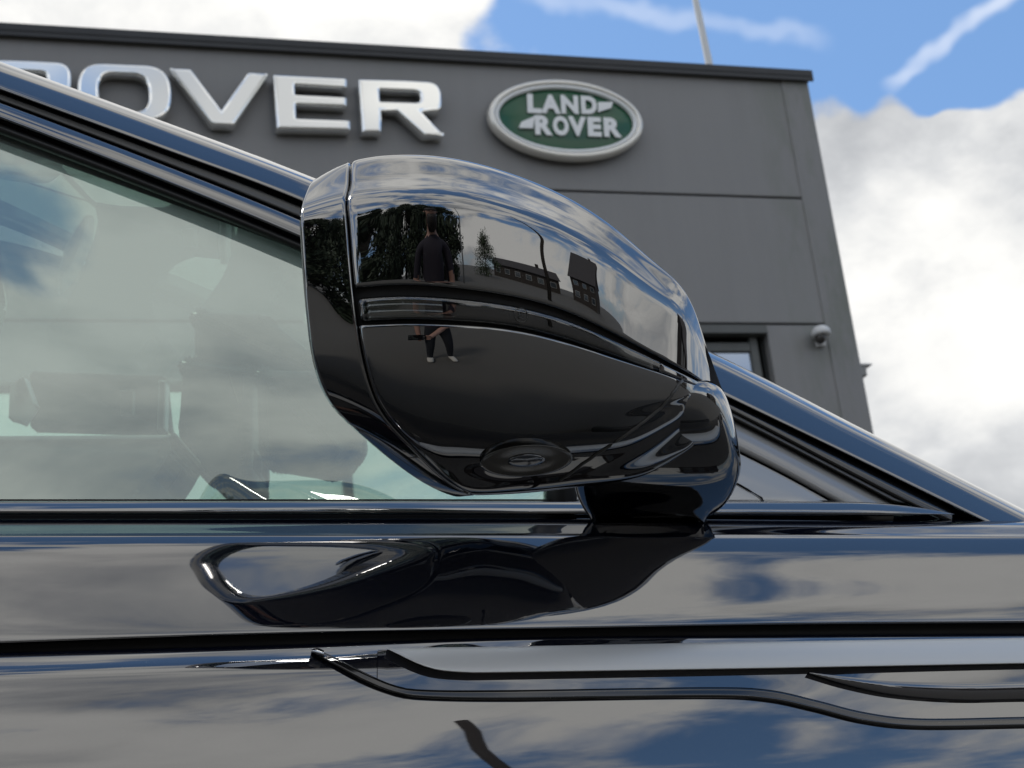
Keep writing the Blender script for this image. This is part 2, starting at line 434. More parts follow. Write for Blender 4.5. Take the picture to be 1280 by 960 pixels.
RH_PX = [(471.5, 120.9), (521, 123.2), (522, 136.3), (472.3, 134.8)]
V_PX = [(209, 93.8), (237.5, 95), (275, 146), (307.8, 99), (334.4, 100.6), (290.6, 166), (262.5, 164.7)]
O_PX = [(95, 87), (213, 91.5), (214, 161), (98, 157)]; OH_PX = [(122.5, 100.5), (184, 103.5), (185, 149), (124.5, 146)]
sg = empty('wall_lettering', V3(fac(*fpx(300, 172), .0)), label='big chrome raised letters spelling ROVER along the grey facade', cat='sign')
def letter(loops): return plate('letter', loops, .03, .085, .030, CHROME, sg, 4)
Rl = F2(rnd(R_PX, [2, 0, 22, 22, 0, 2, 2, 0, 0, 2, 2], 8)); Rh = F2(rnd(RH_PX, [1, 7, 7, 1]))
letter([Rl, Rh]); letter([F2(rnd(E_PX, [2, 3, 3, 1, 1, 3, 3, 1, 1, 3, 3, 2]))]); letter([F2(rnd(V_PX, [3, 3, 0, 3, 3, 3, 3]))])
letter([F2(rnd(O_PX, 36, 10)), F2(rnd(OH_PX, 20, 8))])
sh = fpx(86, 95)[0]-fpx(546, 130.6)[0]
letter([[(x+sh, z) for x, z in Rl], [(x+sh, z) for x, z in Rh]])

# oval badge
CREAM = pbr('cream_silver_rim', (.82, .79, .72), .25, metal=.35)
GREEN = pbr('badge_green', (.010, .095, .042), .2, ior=1.5, var=(2, .25))
BWHITE = pbr('badge_white', (.88, .89, .88), .35)
ca, cz = fpx(704, 156.5); hw = (fpx(800, 163)[0]-fpx(608, 150)[0])/2; hh = (fpx(703, 108)[1]-fpx(706, 206)[1])/2
bd = empty('oval_badge_sign', V3(fac(ca, cz-hh, 0)), label='green oval badge sign with white LAND ROVER lettering in pale rim', cat='sign')
def oval_loft(name, prof, mat, cap=False):
    n = 72; P = []
    for ins, o in prof:
        P.append([fac(ca+(hw-ins)*math.cos(k*2*math.pi/n), cz+(hh-ins)*math.sin(k*2*math.pi/n), o) for k in range(n)])
    ob = grid(name, P, mat, bd, True, closed_v=True)
    if cap:
        bm = bmesh.new(); bm.from_mesh(ob.data); bm.verts.ensure_lookup_table()
        bm.faces.new([bm.verts[(len(prof)-1)*n+k] for k in range(n)]); bm.to_mesh(ob.data); bm.free()
    return ob
oval_loft('backing', [(.03, .0), (.03, .10)], COPE)
oval_loft('rim', [(.0, .06), (-.002, .12), (.014, .15), (.04, .16), (.062, .15), (.066, .13)], CREAM)
oval_loft('inner_rim', [(.064, .12), (.068, .143), (.085, .15), (.105, .142), (.11, .11)], BWHITE)
oval_loft('face', [(.10, .10), (.16, .118), (.30, .128), (.40, .132)], GREEN, True)
def glyph(ch, x0, x1, z0, z1, lean, o, mat, parent):
    cu = bpy.data.curves.new('letter', 'FONT'); cu.body = ch; cu.size = 1.0; cu.extrude = .008; cu.offset = .05; cu.shear = lean
    tmp = bpy.data.objects.new('tmp', cu); COL.objects.link(tmp)
    dg = bpy.context.evaluated_depsgraph_get(); dg.update()
    me = bpy.data.meshes.new_from_object(tmp.evaluated_get(dg)); bpy.data.objects.remove(tmp)
    co = np.array([v.co[:] for v in me.vertices]); mn, mx = co.min(0), co.max(0)
    for v in me.vertices:
        x = x0+(v.co.x-mn[0])/(mx[0]-mn[0])*(x1-x0); z = z0+(v.co.y-mn[1])/(mx[1]-mn[1])*(z1-z0)
        v.co = V3(fac(x, z, o+v.co.z))
    return link('letter', me, mat, parent)
def px_word(chs, spans, top, bot):
    """top/bot: px line (x0,y0,x1,y1)"""
    for ch, (xa, xb) in zip(chs, spans):
        xm = (xa+xb)/2
        yt = top[1]+(xm-top[0])*(top[3]-top[1])/(top[2]-top[0]); yb = bot[1]+(xm-bot[0])*(bot[3]-bot[1])/(bot[2]-bot[0])
        z1 = fpx(xm, yt)[1]; z0 = fpx(xm, yb)[1]
        glyph(ch, fpx(xa, (yt+yb)/2)[0], fpx(xb, (yt+yb)/2)[0], z0, z1, .08, .145, BWHITE, bd)
px_word('LAND', ((653, 671), (670, 694), (695, 718), (720, 740)), (652, 126.5, 740, 129.5), (652, 150, 740, 151.5))
px_word('ROVER', ((662.5, 684), (686, 705), (706, 728), (728, 746.5), (748, 769.5)), (662, 153, 770, 156.5), (662, 177, 770, 180))
for q in ([(742, 137), (760, 136.5), (758, 144), (741.5, 149.5)], [(643, 169), (646.5, 161.5), (663, 154.5), (661, 169.5)]):
    plate('dash_mark', [F2(q)], .14, .016, .002, BWHITE, bd, 1)

# roof pole, security camera, side wall fitting
PWH = pbr('white_painted_metal', (.72, .72, .71), .4)
GRY = pbr('grey_plastic', (.28, .28, .27), .5)
pb = at_plane(886.5, 80, BP-BN*1.2, BN); pt = at_plane(869, -2, BP-BN*1.2, BN); pt = pb+(pt-pb)*2.6
po = tube('roof_pole', [pb-BZ*.3, pb, pb+(pt-pb)*.5, pt], [.05, .045, .036, .026], PWH)
tag(po, 'thin white pole leaning on the roof above the oval badge', 'pole')
sa, sz = fpx(1021, 423)
sc_ = empty('security_camera', V3(fac(sa, sz, 0)), label='small white security camera on the grey wall right of the window', cat='camera')
fbox('wall_bracket', sa-.03, sa+.07, sz-.10, sz+.05, .0, .05, PWH, sc_, .01)
bm = bmesh.new(); bmesh.ops.create_uvsphere(bm, u_segments=18, v_segments=10, radius=1)
for v in bm.verts: v.co = V3(fac(sa-.01+v.co.x*.095, sz+.01+max(v.co.z, -.35)*.085, .12+v.co.y*.11))
from_bm('housing', bm, PWH, sc_, True)
bm = bmesh.new(); bmesh.ops.create_uvsphere(bm, u_segments=14, v_segments=8, radius=1)
for v in bm.verts: v.co = V3(fac(sa-.035+v.co.x*.055, sz-.045+v.co.z*.065, .13+v.co.y*.07))
from_bm('lens_dome', bm, pbr('camera_dark', (.05, .045, .04), .2), sc_, True)
fa, fz = fpx(1073, 455)
wl = empty('wall_floodlight', V3(fac(a_edge, fz, -.25)), label='small grey fitting jutting from the far corner of the building against the cloud', cat='lamp')
fbox('arm', a_edge, a_edge+.12, fz-.02, fz+.02, -.28, -.22, GRY, wl)
fbox('head', a_edge+.07, a_edge+.17, fz-.07, fz+.05, -.33, -.17, GRY, wl, .015)
fbox('visor', a_edge+.06, a_edge+.24, fz+.05, fz+.065, -.34, -.16, PWH, wl)

# ------------------------------------------------------------------ the car
YD = 0.88; YC = YD+1.0
car = empty('parked_car', (0.4, YC, 0), label='dark navy car parked side on, its door mirror nearest the camera', cat='car')
XS = np.concatenate([np.linspace(-2.3, -.15, 12)[:-1], np.linspace(-.15, 1.05, 90), np.linspace(1.05, 2.3, 16)[1:]])
def row_z(ypts, Y, xs=XS):
    """world height along the car of a line seen at (x, y) px on the plane Y"""
    P = curve_pts(ypts, 60); W3 = np.array([at_Y(x, y, Y) for x, y in P])
    X, Z = W3[:, 0], W3[:, 2]
    z = np.interp(xs, X, Z)
    s0 = (Z[6]-Z[0])/(X[6]-X[0]); s1 = (Z[-1]-Z[-7])/(X[-1]-X[-7])
    lo, hi = xs < X[0], xs > X[-1]
    z[lo] = Z[0]+s0*(1-np.exp(-(X[0]-xs[lo])*1.0))*-1.0
    z[hi] = Z[-1]+s1*(1-np.exp(-(xs[hi]-X[-1])*1.0))
    return z
def taper(x): return np.where(x > 1.0, .16*(np.maximum(x, 1.0)-1.0)**2, 0)+np.where(x < -1.2, .08*(np.minimum(x, -1.2)+1.2)**2, 0)
def row3(ypts, off, xs=XS):
    z = row_z(ypts, YD+off, xs); return [np.array([x, YD+off+float(taper(x)), zz]) for x, zz in zip(xs, z)]
def lev(*ys): return list(zip((-60, 320, 640, 960, 1330), ys))
def body_rows(name, rows, mat, parent, xs=XS, smooth=True):
    """rows of (pixel line, offset), smoothed across with extra rows"""
    return grid(name, [row3(r, o, xs) for r, o in rows], mat, parent, smooth)
def dense(rows, n):
    """resample a profile of (lev tuple, off) into n smooth rows"""
    A = np.array([list(y)+[o] for y, o in rows]); B = curve_pts(A, n)
    return [(lev(*b[:5]), b[5]) for b in B]

door = empty('front_door', (0.4, YD, .5), car)
# shoulder: ledge at the window base, edge roll, shoulder panel, roll into the feature groove
sh_rows = dense([((645, 645, 645, 647, 650), .058), ((648, 648, 648, 650, 653), .040), ((654, 654, 654, 656, 658), .027), ((664, 664, 664, 666, 668), .0135),
                 ((668, 668, 668, 670, 671), .0085), ((673, 673, 673, 675, 676), .0045), ((690, 690, 690, 690, 691), -.0010), ((730, 728, 726, 724, 723), -.0090), ((775, 768, 762, 757, 754), -.0168),
                 ((800, 788, 782, 776, 773), -.0205), ((805, 792, 786, 780, 777), -.0205), ((807.5, 794, 788, 782, 779), -.0180), ((809, 795.5, 789.5, 783.5, 780.5), -.0105)], 60)
body_rows('shoulder_panel', sh_rows, BODY, door)
body_rows('feature_groove', [(lev(803, 790, 784, 778, 775), -.0085), (lev(824, 812, 802, 798, 796), -.0085)], DARK, door)
low_rows = dense([((816, 806, 796, 792.5, 790.5), -.0085), ((817.5, 807, 797, 794, 792), -.018), ((819, 809, 799, 796, 794), -.022), ((824, 815, 806, 803, 801), -.0265), ((832, 823, 815, 812, 810), -.0313),
                  ((838, 830, 823, 820, 818), -.0342), ((850, 844, 838, 836, 834), -.0375), ((880, 876, 872, 870, 868), -.0425), ((920, 918, 916, 914, 912), -.0478), ((980, 980, 980, 980, 980), -.0540), ((1080, 1080, 1085, 1090, 1095), -.061)], 50)
lp_ = [row3(r, o) for r, o in low_rows]
last = lp_[-1]
for zf, off in ((.75, -.061), (.55, -.045), (.42, -.02), (.34, .03), (.30, .10)):
    lp_.append([np.array([p[0], YD+off+float(taper(p[0])), zf]) for p in last])
grid('lower_panel', lp_, BODY, door)

# window-base moulding
bx = np.array([x for x in XS if x < .80]); bx = np.append(bx, .80)
mo = [((626, 626, 626, 626.5, 629), .056), ((626.5, 626.5, 626.5, 627, 629.5), .043), ((629, 629, 629, 629.5, 632), .0395), ((634, 634, 634, 634.5, 637), .0372), ((639, 639.5, 640, 640.5, 643), .0358), ((642, 642, 642.5, 643.5, 646), .0385), ((643, 643.3, 643.8, 644.6, 647), .046)]
P = [row3(r, o, bx) for r, o in dense(mo, 20)]
for row in P:                                    # pinch the front tip
    for i, x in enumerate(bx):
        if x > .70:
            k = ((x-.70)/.10)**2; tip = row3(lev(640, 640, 640, 641, 644), .045, np.array([x]))[0]; row[i] = row[i]*(1-k)+tip*k
grid('window_base_moulding', P, GLOSS, door)
grid('window_channel', [row3(lev(624, 624, 624, 625, 628), .062, bx[bx < .76]), row3(lev(655, 655, 655, 656, 658), .062, bx[bx < .76])], DARK, door)

# greenhouse side plane, leaning inwards
TUM = math.radians(20)
SN = np.array([0, -math.cos(TUM), math.sin(TUM)])
SP = at_Y(640, 627, YD+.05)
def side(x, y, o=0.0): return at_plane(x, y, SP+SN*o, SN)
def band(name, up, lo, prof, mat, parent, x0, x1, n=60, smooth=True, extra=None):
    xs = np.linspace(x0, x1, n); yu = interp_curve(up, xs); yl = interp_curve(lo, xs); P = []
    for q, o in prof:
        P.append([side(x, a+(b-a)*q, o) for x, a, b in zip(xs, yu, yl)])
    if extra:
        base_ = P[0]
        for dv in extra: P.insert(0, [p+np.array(dv) for p in base_])
    return grid(name, P, mat, parent, smooth)
def prof(pts, n=20): return [tuple(p) for p in curve_pts(pts, n)]
PT = [(-420, -68), (-200, 6), (0, 77), (200, 150), (400, 225), (640, 327), (895, 443), (1080, 537), (1200, 597), (1290, 642), (1400, 697)]
PL = [(-420, -40), (-200, 40), (0, 113), (200, 186), (376, 252), (640, 368), (896, 491), (1040, 560), (1171, 624), (1290, 682), (1400, 736)]
band('a_pillar', PT, PL, prof([(0, -.034), (.02, -.027), (.09, -.0155), (.19, -.0078), (.32, -.0038), (.5, -.0022), (.7, -.0010), (.88, -.0004), (.97, -.0012), (1, -.005), (1.02, -.014)], 44), BODY, car, -420, 1300, 110, extra=((0, .012, -.001), (0, .04, -.010), (0, .075, -.030)))
# seals and door frame of the left-hand side
U1 = [(-420, -34), (-200, 44), (0, 116), (200, 190), (376, 258), (700, 397)]
U2 = [(-420, -24), (-200, 55), (0, 127), (200, 203), (376, 274), (700, 413)]
U3 = [(-420, -2), (-200, 78), (0, 150), (200, 227), (376, 299), (700, 439)]
U4 = [(-420, 14), (-200, 95), (0, 168), (200, 244), (376, 315), (700, 456)]
band('pillar_gap', PL, U2, [(-.3, -.02), (1.3, -.02)], DARK, car, -420, 700)
band('door_seal', U1, U2, prof([(0, -.012), (.1, -.0055), (.4, -.005), (.8, -.005), (1, -.009)], 12), RUBG, door, -420, 690)
band('window_frame', U2, U3, prof([(0, -.010), (.05, -.0025), (.14, -.0008), (.5, -.0002), (.78, -.0006), (.9, -.0016), (.97, -.004), (1, -.010)], 22), BODY, door, -420, 690)
band('window_seal', U3, U4, prof([(0, -.016), (.15, -.0085), (.5, -.006), (.85, -.010), (1, -.020)], 12), RUB, door, -420, 690)
# side window
xs = np.linspace(-420, 700, 50); yu = interp_curve(U4, xs)-4
P = [[side(x, a+(632-a)*q, -.016+.004*math.sin(q*math.pi)) for x, a in zip(xs, yu)] for q in np.linspace(0, 1, 14)]
sw = grid('side_window', P, SIDEG, door)
tag(sw, 'pale green tinted side window reflecting cloud')
# front corner: frame, seal, sail panel, quarter pane
Q1 = [(600, 362), (896, 506), (1040, 581), (1140, 633)]
Q1b = [(600, 355), (905, 510), (1040, 581), (1132, 629)]
Q2 = [(600, 372), (909, 521), (1040, 588), (1117, 629)]
Q3 = [(600, 410), (922, 563), (1043, 627), (1090, 652)]
QB = [(600, 629), (1300, 629.5)]
band('corner_frame', [(600, 347), (896, 489), (1040, 558), (1171, 622), (1190, 634)], [(600, 362), (896, 507), (1040, 582), (1140, 634), (1190, 655)], prof([(0, -.012), (.1, -.007), (.5, -.004), (.9, -.006), (1, -.012)], 14), TRIM, door, 650, 1190)
band('corner_seal', Q1b, Q2, prof([(0, -.011), (.2, -.005), (.5, -.0035), (.8, -.006), (1, -.013)], 10), RUBG, door, 650, 1132)
band('sail_panel', Q2, Q3, prof([(0, -.012), (.1, -.009), (.35, -.0065), (.65, -.0062), (.9, -.0085), (1, -.011)], 14), GREYP, door, 650, 1117)
band('sail_gap', [(600, 404), (922, 557), (1043, 621), (1090, 646)], [(600, 416), (922, 569), (1043, 633), (1090, 658)], [(0, -.013), (1, -.013)], DARK, door, 650, 1090)
band('quarter_pane', [(600, 413), (922, 566), (1043, 630), (1060, 639)], [(600, 640), (1060, 640)], prof([(0, -.011), (.4, -.0095), (1, -.0100)], 6), QPANE, door, 720, 1060)
tube('pane_gap_line', [side(880, 579, -.0088), side(914, 600, -.0088), side(935, 612, -.0088), side(952, 622, -.0088), side(956, 630, -.0088)], .0007, DARK, door, 6)
band('corner_backing', [(600, 350), (1190, 640)], [(600, 640), (1190, 645)], [(0, -.03), (1, -.03)], DARK, door, 700, 1190)
for dx in (0,):
    tube('window_divider', [side(702, 440, -.012), side(702, 640, -.012)], .011, RUB, door, 10)
# roof, windscreen and the far side, bonnet
xs = np.linspace(-420, 1290, 60); yt = interp_curve(PT, xs)
edge = np.array([side(x, y, -.034)+np.array([0, .075, -.030]) for x, y in zip(xs, yt)])
def far(p): return np.array([p[0], 2*YC-p[1], p[2]])
P = [[e*(1-q)+far(e)*q+np.array([.32*math.sin(q*math.pi)**.8, 0, .015*math.sin(q*math.pi)]) for e in edge] for q in np.linspace(0, 1, 16)]
grid('windscreen', P, SCRG, car)
fp = band('a_pillar', PT, PL, [(0, -.034), (.2, -.004), (.6, .006), (1, -.006)], BODY, car, -420, 1290, 40, extra=((0, .075, -.03),))
for v in fp.data.vertices: v.co.y = 2*YC-v.co.y
hx = edge[0]
P = []
for q in np.linspace(0, 1, 12):
    r = []
    for X in np.linspace(0, 1, 14):
        e = hx*(1-q)+far(hx)*q+np.array([.32*math.sin(q*math.pi)**.8*(1-X), 0, .015*math.sin(q*math.pi)])
        r.append(e+np.array([-2.0*X, 0, .06*math.sin(X*2.2)]))
    P.append(r)
solidify(grid('roof', P, BODY, car), .03)
nb = row3(lev(645, 645, 645, 647, 650), .058)
fr = [p for p in nb if p[0] >= .70]
P = [[p*(1-q)+far(p)*q+np.array([0, 0, .06*math.sin(q*math.pi)-.02]) for p in fr] for q in np.linspace(0, 1, 14)]
grid('bonnet', P, BODY, car)
fs = grid('far_side', lp_[::4]+[last], BODY, car)
for v in fs.data.vertices: v.co.y = 2*YC-v.co.y
fs2 = body_rows('far_shoulder', sh_rows[::4]+[sh_rows[-1]], BODY, car)
for v in fs2.data.vertices: v.co.y = 2*YC-v.co.y
# nose, tail, floor
for X in (2.3, -2.3):
    t_ = float(taper(X)); n0 = nb[-1] if X > 0 else nb[0]
    P = []
    for q in np.linspace(0, 1, 12):
        b_ = math.sin(q*math.pi)*.18*(1 if X > 0 else -1)
        y_ = (YD+t_)+(2*YC-2*(YD+t_))*q
        P.append([np.array([X+b_*k, y_, z_]) for z_, k in ((.30, .9), (.6, 1.0), (.9, .9), (n0[2]-.02, .5))])
    grid('front_fascia' if X > 0 else 'tail_panel', P, BODY, car)
bm = bmesh.new(); box(bm, (0, YC, .33), (4.4, 1.7, .06)); from_bm('floor_pan', bm, DARK, car)
TYRE = pbr('tyre', (.02, .02, .02), .8); ALLOY = pbr('alloy', (.4, .4, .42), .25, metal=1)
def ring(name, X, Y, prof_, mat, par, seg=40):
    return grid(name, [[np.array([X+r*math.cos(k*2*math.pi/seg), Y+o, .37+r*math.sin(k*2*math.pi/seg)]) for k in range(seg)] for r, o in prof_], mat, par, closed_v=True)
for X in (1.36, -1.55):
    for s, Yw in ((1, YD-.075), (-1, 2*YC-YD+.075)):
        wh = empty('wheel', (X, Yw, .37), car)
        ring('tyre', X, Yw, [(.27, .20*s), (.36, .22*s), (.37, .12*s), (.365, .02*s), (.345, .0), (.29, .004*s), (.265, .02*s)], TYRE, wh)
        ring('rim', X, Yw, [(.265, .02*s), (.25, .012*s), (.235, .05*s), (.08, .035*s), (.04, .02*s), (.002, .018*s)], ALLOY, wh)
# interior: headliner front, seats, dash, inside mirror and sensor pod
LEA = pbr('grey_leather', (.22, .21, .19), .5, bump=(200, .3, .001)); HEAD = pbr('headliner_cloth', (.30, .30, .29), .9); BLK = pbr('interior_black', (.02, .02, .02), .45)
def blob(name, pts, r0, r1, mat, par, bev=.012):
    """a solid pad: px outline pushed from range r0 to r1"""
    bm = bmesh.new(); a = [bm.verts.new(V3(at(x, y, r0))) for x, y in pts]; b = [bm.verts.new(V3(at(x, y, r0)+FH*(r1-r0))) for x, y in pts]; k = len(pts)
    bm.faces.new(a); bm.faces.new(b[::-1])
    for i in range(k): bm.faces.new((a[i], b[i], b[(i+1) % k], a[(i+1) % k]))
    bmesh.ops.recalc_face_normals(bm, faces=bm.faces)
    bmesh.ops.bevel(bm, geom=bm.edges[:], offset=bev, segments=3, affect='EDGES', profile=.5)
    return from_bm(name, bm, mat, par, True)
im = empty('inside_mirror', V3(at(330, 520, 1.75)), car)
blob('sensor_pod', rnd([(226, 446), (316, 455), (314, 575), (309, 600), (290, 609), (262, 597), (232, 571), (220, 535)], 8), 1.72, 1.84, BLK, im)
blob('mirror_housing', rnd([(318, 458), (392, 460), (455, 505), (452, 560), (431, 585), (412, 591), (332, 578), (321, 560)], 10), 1.66, 1.71, BLK, im)
blob('mirror_stalk', rnd([(240, 385), (330, 390), (390, 440), (390, 468), (240, 455)], 8), 1.74, 1.80, BLK, im)
blob('far_sun_visor', rnd([(36, 462), (205, 468), (212, 540), (36, 534)], 8), 2.05, 2.08, BLK, car, .006)
blob('visor_clip', rnd([(198, 475), (208, 475), (206, 537), (196, 537)], 2), 2.02, 2.04, SAT, car, .002)
blob('visor_mirror', rnd([(12, 480), (30, 468), (44, 505), (28, 528), (10, 522)], 2), 2.0, 2.02, SAT, car, .002)
blob('visor_label', rnd([(150, 488), (167, 487), (166, 518), (150, 518)], 1), 2.03, 2.04, HEAD, car, .001)
blob('seat_back', rnd([(-420, 545), (222, 541), (200, 580), (166, 622), (150, 720), (-420, 720)], 14), 1.55, 1.68, LEA, car, .008)
bm = bmesh.new(); box(bm, (.75, YC, 1.02), (.5, 1.6, .18)); bmesh.ops.bevel(bm, geom=bm.edges[:], offset=.06, segments=4, affect='EDGES'); from_bm('dashboard', bm, BLK, car, True)
P = [[np.array([x, edge[0][1]+.02+q*(2*YC-2*edge[0][1]-.04), edge[0][2]-.05]) for x in np.linspace(-2, edge[0][0]-.02, 10)] for q in np.linspace(0, 1, 10)]
solidify(grid('headliner', P, HEAD, car), .02)
# door blade trim
LPA = np.array(lp_[:50])
def low_hit(x, y, o=0.0):
    """point on the lower door panel for a pixel, raised o towards outside"""
    Y = YD-.04
    for _ in range(4):
        p = at_Y(x, y, Y)
        k = int(np.clip(np.searchsorted(XS, p[0])-1, 0, len(XS)-2)); f_ = (p[0]-XS[k])/(XS[k+1]-XS[k])
        col_ = LPA[:, k]*(1-f_)+LPA[:, k+1]*f_
        Y = float(np.interp(-p[2], -col_[:, 2], col_[:, 1]))-o
    return at_Y(x, y, Y)
def trim_band(name, up, lo, pr, mat, par, x0, x1, n=60, smooth=True):
    xs = np.linspace(x0, x1, n); yu = interp_curve(up, xs); yl = interp_curve(lo, xs)
    return grid(name, [[low_hit(x, a+(b-a)*q, o) for x, a, b in zip(xs, yu, yl)] for q, o in pr], mat, par, smooth)
BEAD = pbr('dark_grey_bead', (.02, .02, .019), .25, ior=1.6)
bt = empty('door_blade_trim', V3(low_hit(800, 840)), door)
S_U = [(484, 810.5), (520, 809.5), (640, 808), (960, 802), (1280, 797), (1420, 795)]; S_L = [(484, 811), (500, 819), (520, 829), (545, 837.5), (580, 841), (640, 841), (960, 836), (1280, 830), (1420, 827)]
trim_band('silver_blade', S_U, S_L, prof([(0, .0006), (.04, .0028), (.2, .0042), (.6, .0056), (.93, .0064), (.98, .0052), (1, .0006)], 20), SAT, bt, 484, 1420, 80)
F_U = [(396, 812), (420, 822), (455, 840), (492, 856), (530, 862), (640, 862.5), (880, 859), (960, 862), (1020, 875), (1080, 890), (1150, 898), (1280, 896), (1420, 894)]
F_L = [(396, 820), (420, 833), (455, 852), (492, 866), (530, 872.5), (640, 875), (880, 872), (960, 876), (1020, 888.5), (1080, 903.5), (1150, 911), (1280, 909.5), (1420, 906)]
trim_band('lower_bead', F_U, F_L, [(0, .0003), (.05, .0020), (.12, .0025), (.3, .0025), (.62, .0027), (.86, .0027), (.95, .0018), (1, .0003)], TRIM, bt, 396, 1420, 110)
trim_band('inset_panel', [(470, 812), (485, 812.5), (500, 820), (545, 838), (640, 841), (1000, 836), (1420, 828)], F_U, prof([(0, .0008), (.5, .0008), (1, .0010)], 8), BODY, bt, 472, 1420, 80)
trim_band('vent_facet', [(1010, 839), (1060, 836), (1280, 831), (1420, 828)], [(1010, 841), (1060, 856), (1120, 868), (1200, 874), (1280, 873), (1420, 871)], [(0, .0016), (.5, .003), (1, .0042), (1.04, .001)], BODY, bt, 1012, 1420, 50)
trim_band('bead_cap', [(389, 812), (397, 810), (405, 813)], [(389, 815), (397, 820), (405, 822)], prof([(0, .001), (.2, .008), (.6, .009), (1, .002)], 8), CHROMEB, bt, 389.5, 405, 10)

# ------------------------------------------------------------------ door mirror
NOSE = (897, 489)
FR = [0, .13, .28, .43, .58, .72, .84, .93, 1.0]
def Hc(x): return float(np.interp(x, *zip(*[tuple(p) for p in H_PTS])))
H_PTS = curve_pts([(370, .042), (378, .031), (388, .0240), (404, .0172), (440, .0078), (480, .0023), (530, 0), (580, .0022), (640, .0098), (700, .0215), (760, .038), (800, .0535), (850, .083), (880, .114), (897, .150), (905, .185)], 300)
ROWS = [  # V, rim, then seam .. nose (px)
 (.1040, (399, 226), [(440, 206), (500, 199), (560, 202), (640, 221), (720, 255), (800, 312), (860, 374), (890, 428)], .968),
 (.0560, (383, 242), [(436, 224), (500, 216), (560, 218), (640, 238), (720, 272), (800, 328), (860, 388), (889, 438)], .912),
 (.0245, (378, 264), [(432, 247), (500, 238), (560, 240), (640, 258), (720, 291), (800, 346), (860, 402), (888, 448)], .880),
 (.0139, (379, 292), [(434, 280), (500, 271), (560, 273), (640, 289), (720, 321), (800, 372), (860, 421), (886, 458)], .8725),
 (.0081, (381, 326), [(437, 319), (500, 312), (560, 314), (640, 328), (720, 356), (800, 402), (860, 443), (885, 469)], .868),
 (.0038, (384, 365), [(441, 361), (500, 357), (560, 360), (640, 371), (720, 394), (800, 434), (860, 466), (884, 480)], .8645),
 (.0008, (388, 405), [(446, 405), (500, 403), (560, 404), (640, 411), (720, 430), (800, 457), (860, 478), (884, 486)], .8635),
 (.0011, (393, 442), [(452, 443), (500, 443), (560, 445), (640, 451), (720, 464), (800, 479), (860, 487), (884, 489)], .8640),
 (.0080, (404, 482), [(464, 488), (520, 491), (580, 494), (650, 498), (720, 502), (800, 502), (860, 496), (884, 492)], .8690),
 (.0200, (426, 518), [(484, 526), (540, 531), (600, 535), (660, 537), (730, 533), (800, 520), (860, 502), (884, 494)], .8790),
 (.0385, (468, 557), [(520, 565), (570, 570), (620, 572), (680, 569), (740, 562), (800, 547), (860, 516), (884, 499)], .8970),
 (.0660, (527, 602), [(560, 602), (605, 602), (650, 600), (700, 594), (750, 587), (805, 570), (862, 534), (886, 507)], .9270),
 (.0950, (578, 620), [(594, 619), (630, 618), (665, 616), (710, 610), (755, 605), (810, 592), (866, 556), (890, 518)], .9600),
]
def row_pts(V, rim, pts, rr):
    xs = np.array([p[0] for p in pts]+[NOSE[0]], float); x0, x1 = xs[0], xs[-1]
    C2 = curve_pts(list(pts)+[NOSE], 300); out = [at(*rim, rr)]
    for f in FR:
        X = x0+(x1-x0)*f; i = int(np.argmin(abs(C2[:, 0]-X))); y = C2[i, 1]
        if f == 1: y = NOSE[1]
        out.append(at(X, y, .846+Hc(X)+V*(1-f**3)))
    return out
NET = [row_pts(*r) for r in ROWS]
nr, nc = len(ROWS), 10
cf = [-.1]+FR
def hidden(wt, dep):
    o = []
    for j in range(nc):
        a, b = NET[0][j], NET[nr-1][j]; f = max(cf[j], 0)
        o.append(a*(1-wt)+b*wt+FH*dep*(1-f**2.2)*(.22 if j == 0 else .62 if j == 1 else 1.0))
    return o
NET += [hidden(.84, .055), hidden(.5, .075), hidden(.16, .055)]
NET = np.array(NET)                                           # [row][col][3]
def spline_mat(n, periodic):
    A = np.zeros((n, n))
    for i in range(n):
        for k, wv in ((-1, 1/6), (0, 4/6), (1, 1/6)):
            j = i+k
            if periodic: A[i, j % n] += wv
            elif 0 <= j < n: A[i, j] += wv
            elif j < 0: A[i, 0] += 2*wv; A[i, 1] -= wv
            else: A[i, n-1] += 2*wv; A[i, n-2] -= wv
    return A
At = np.linalg.inv(spline_mat(NET.shape[0], True)); As = np.linalg.inv(spline_mat(nc, False))
CT = np.einsum('ab,bcd->acd', At, NET); CT = np.einsum('ab,cbd->cad', As, CT)
def bas(u): return np.array([(1-u)**3, 3*u**3-6*u**2+4, -3*u**3+3*u**2+3*u+1, u**3])/6
def bmat(us, n, periodic):
    B = np.zeros((len(us), n))
    for r, u in enumerate(us):
        i = math.floor(u) if periodic else min(max(math.floor(u), 0), n-2)
        for a, wv in enumerate(bas(u-i)):
            j = i-1+a
            if periodic: B[r, j % n] += wv
            elif j < 0: B[r, 0] += 2*wv; B[r, 1] -= wv
            elif j >= n: B[r, n-1] += 2*wv; B[r, n-2] -= wv
            else: B[r, j] += wv
    return B
def surf_grid(ts, ss): return np.einsum('ta,sb,abd->tsd', bmat(ts, CT.shape[0], True), bmat(ss, nc, False), CT)
def nrm_grid(ts, ss):
    ts = np.asarray(ts, float); ss = np.minimum(np.asarray(ss, float), 8.9); e = .02
    n = np.cross(surf_grid(ts+e, ss)-surf_grid(ts-e, ss), surf_grid(ts, ss+e)-surf_grid(ts, ss-e))
    return n/np.maximum(np.linalg.norm(n, axis=2, keepdims=True), 1e-15)
NSIGN = 1.0 if np.dot(nrm_grid([6.0], [3.0])[0, 0], -FW) > 0 else -1.0
def SG(ts, ss, off=0.0):
    o = np.asarray(off); o = o[..., None] if o.ndim == 2 else o
    return surf_grid(ts, ss)+nrm_grid(ts, ss)*NSIGN*o
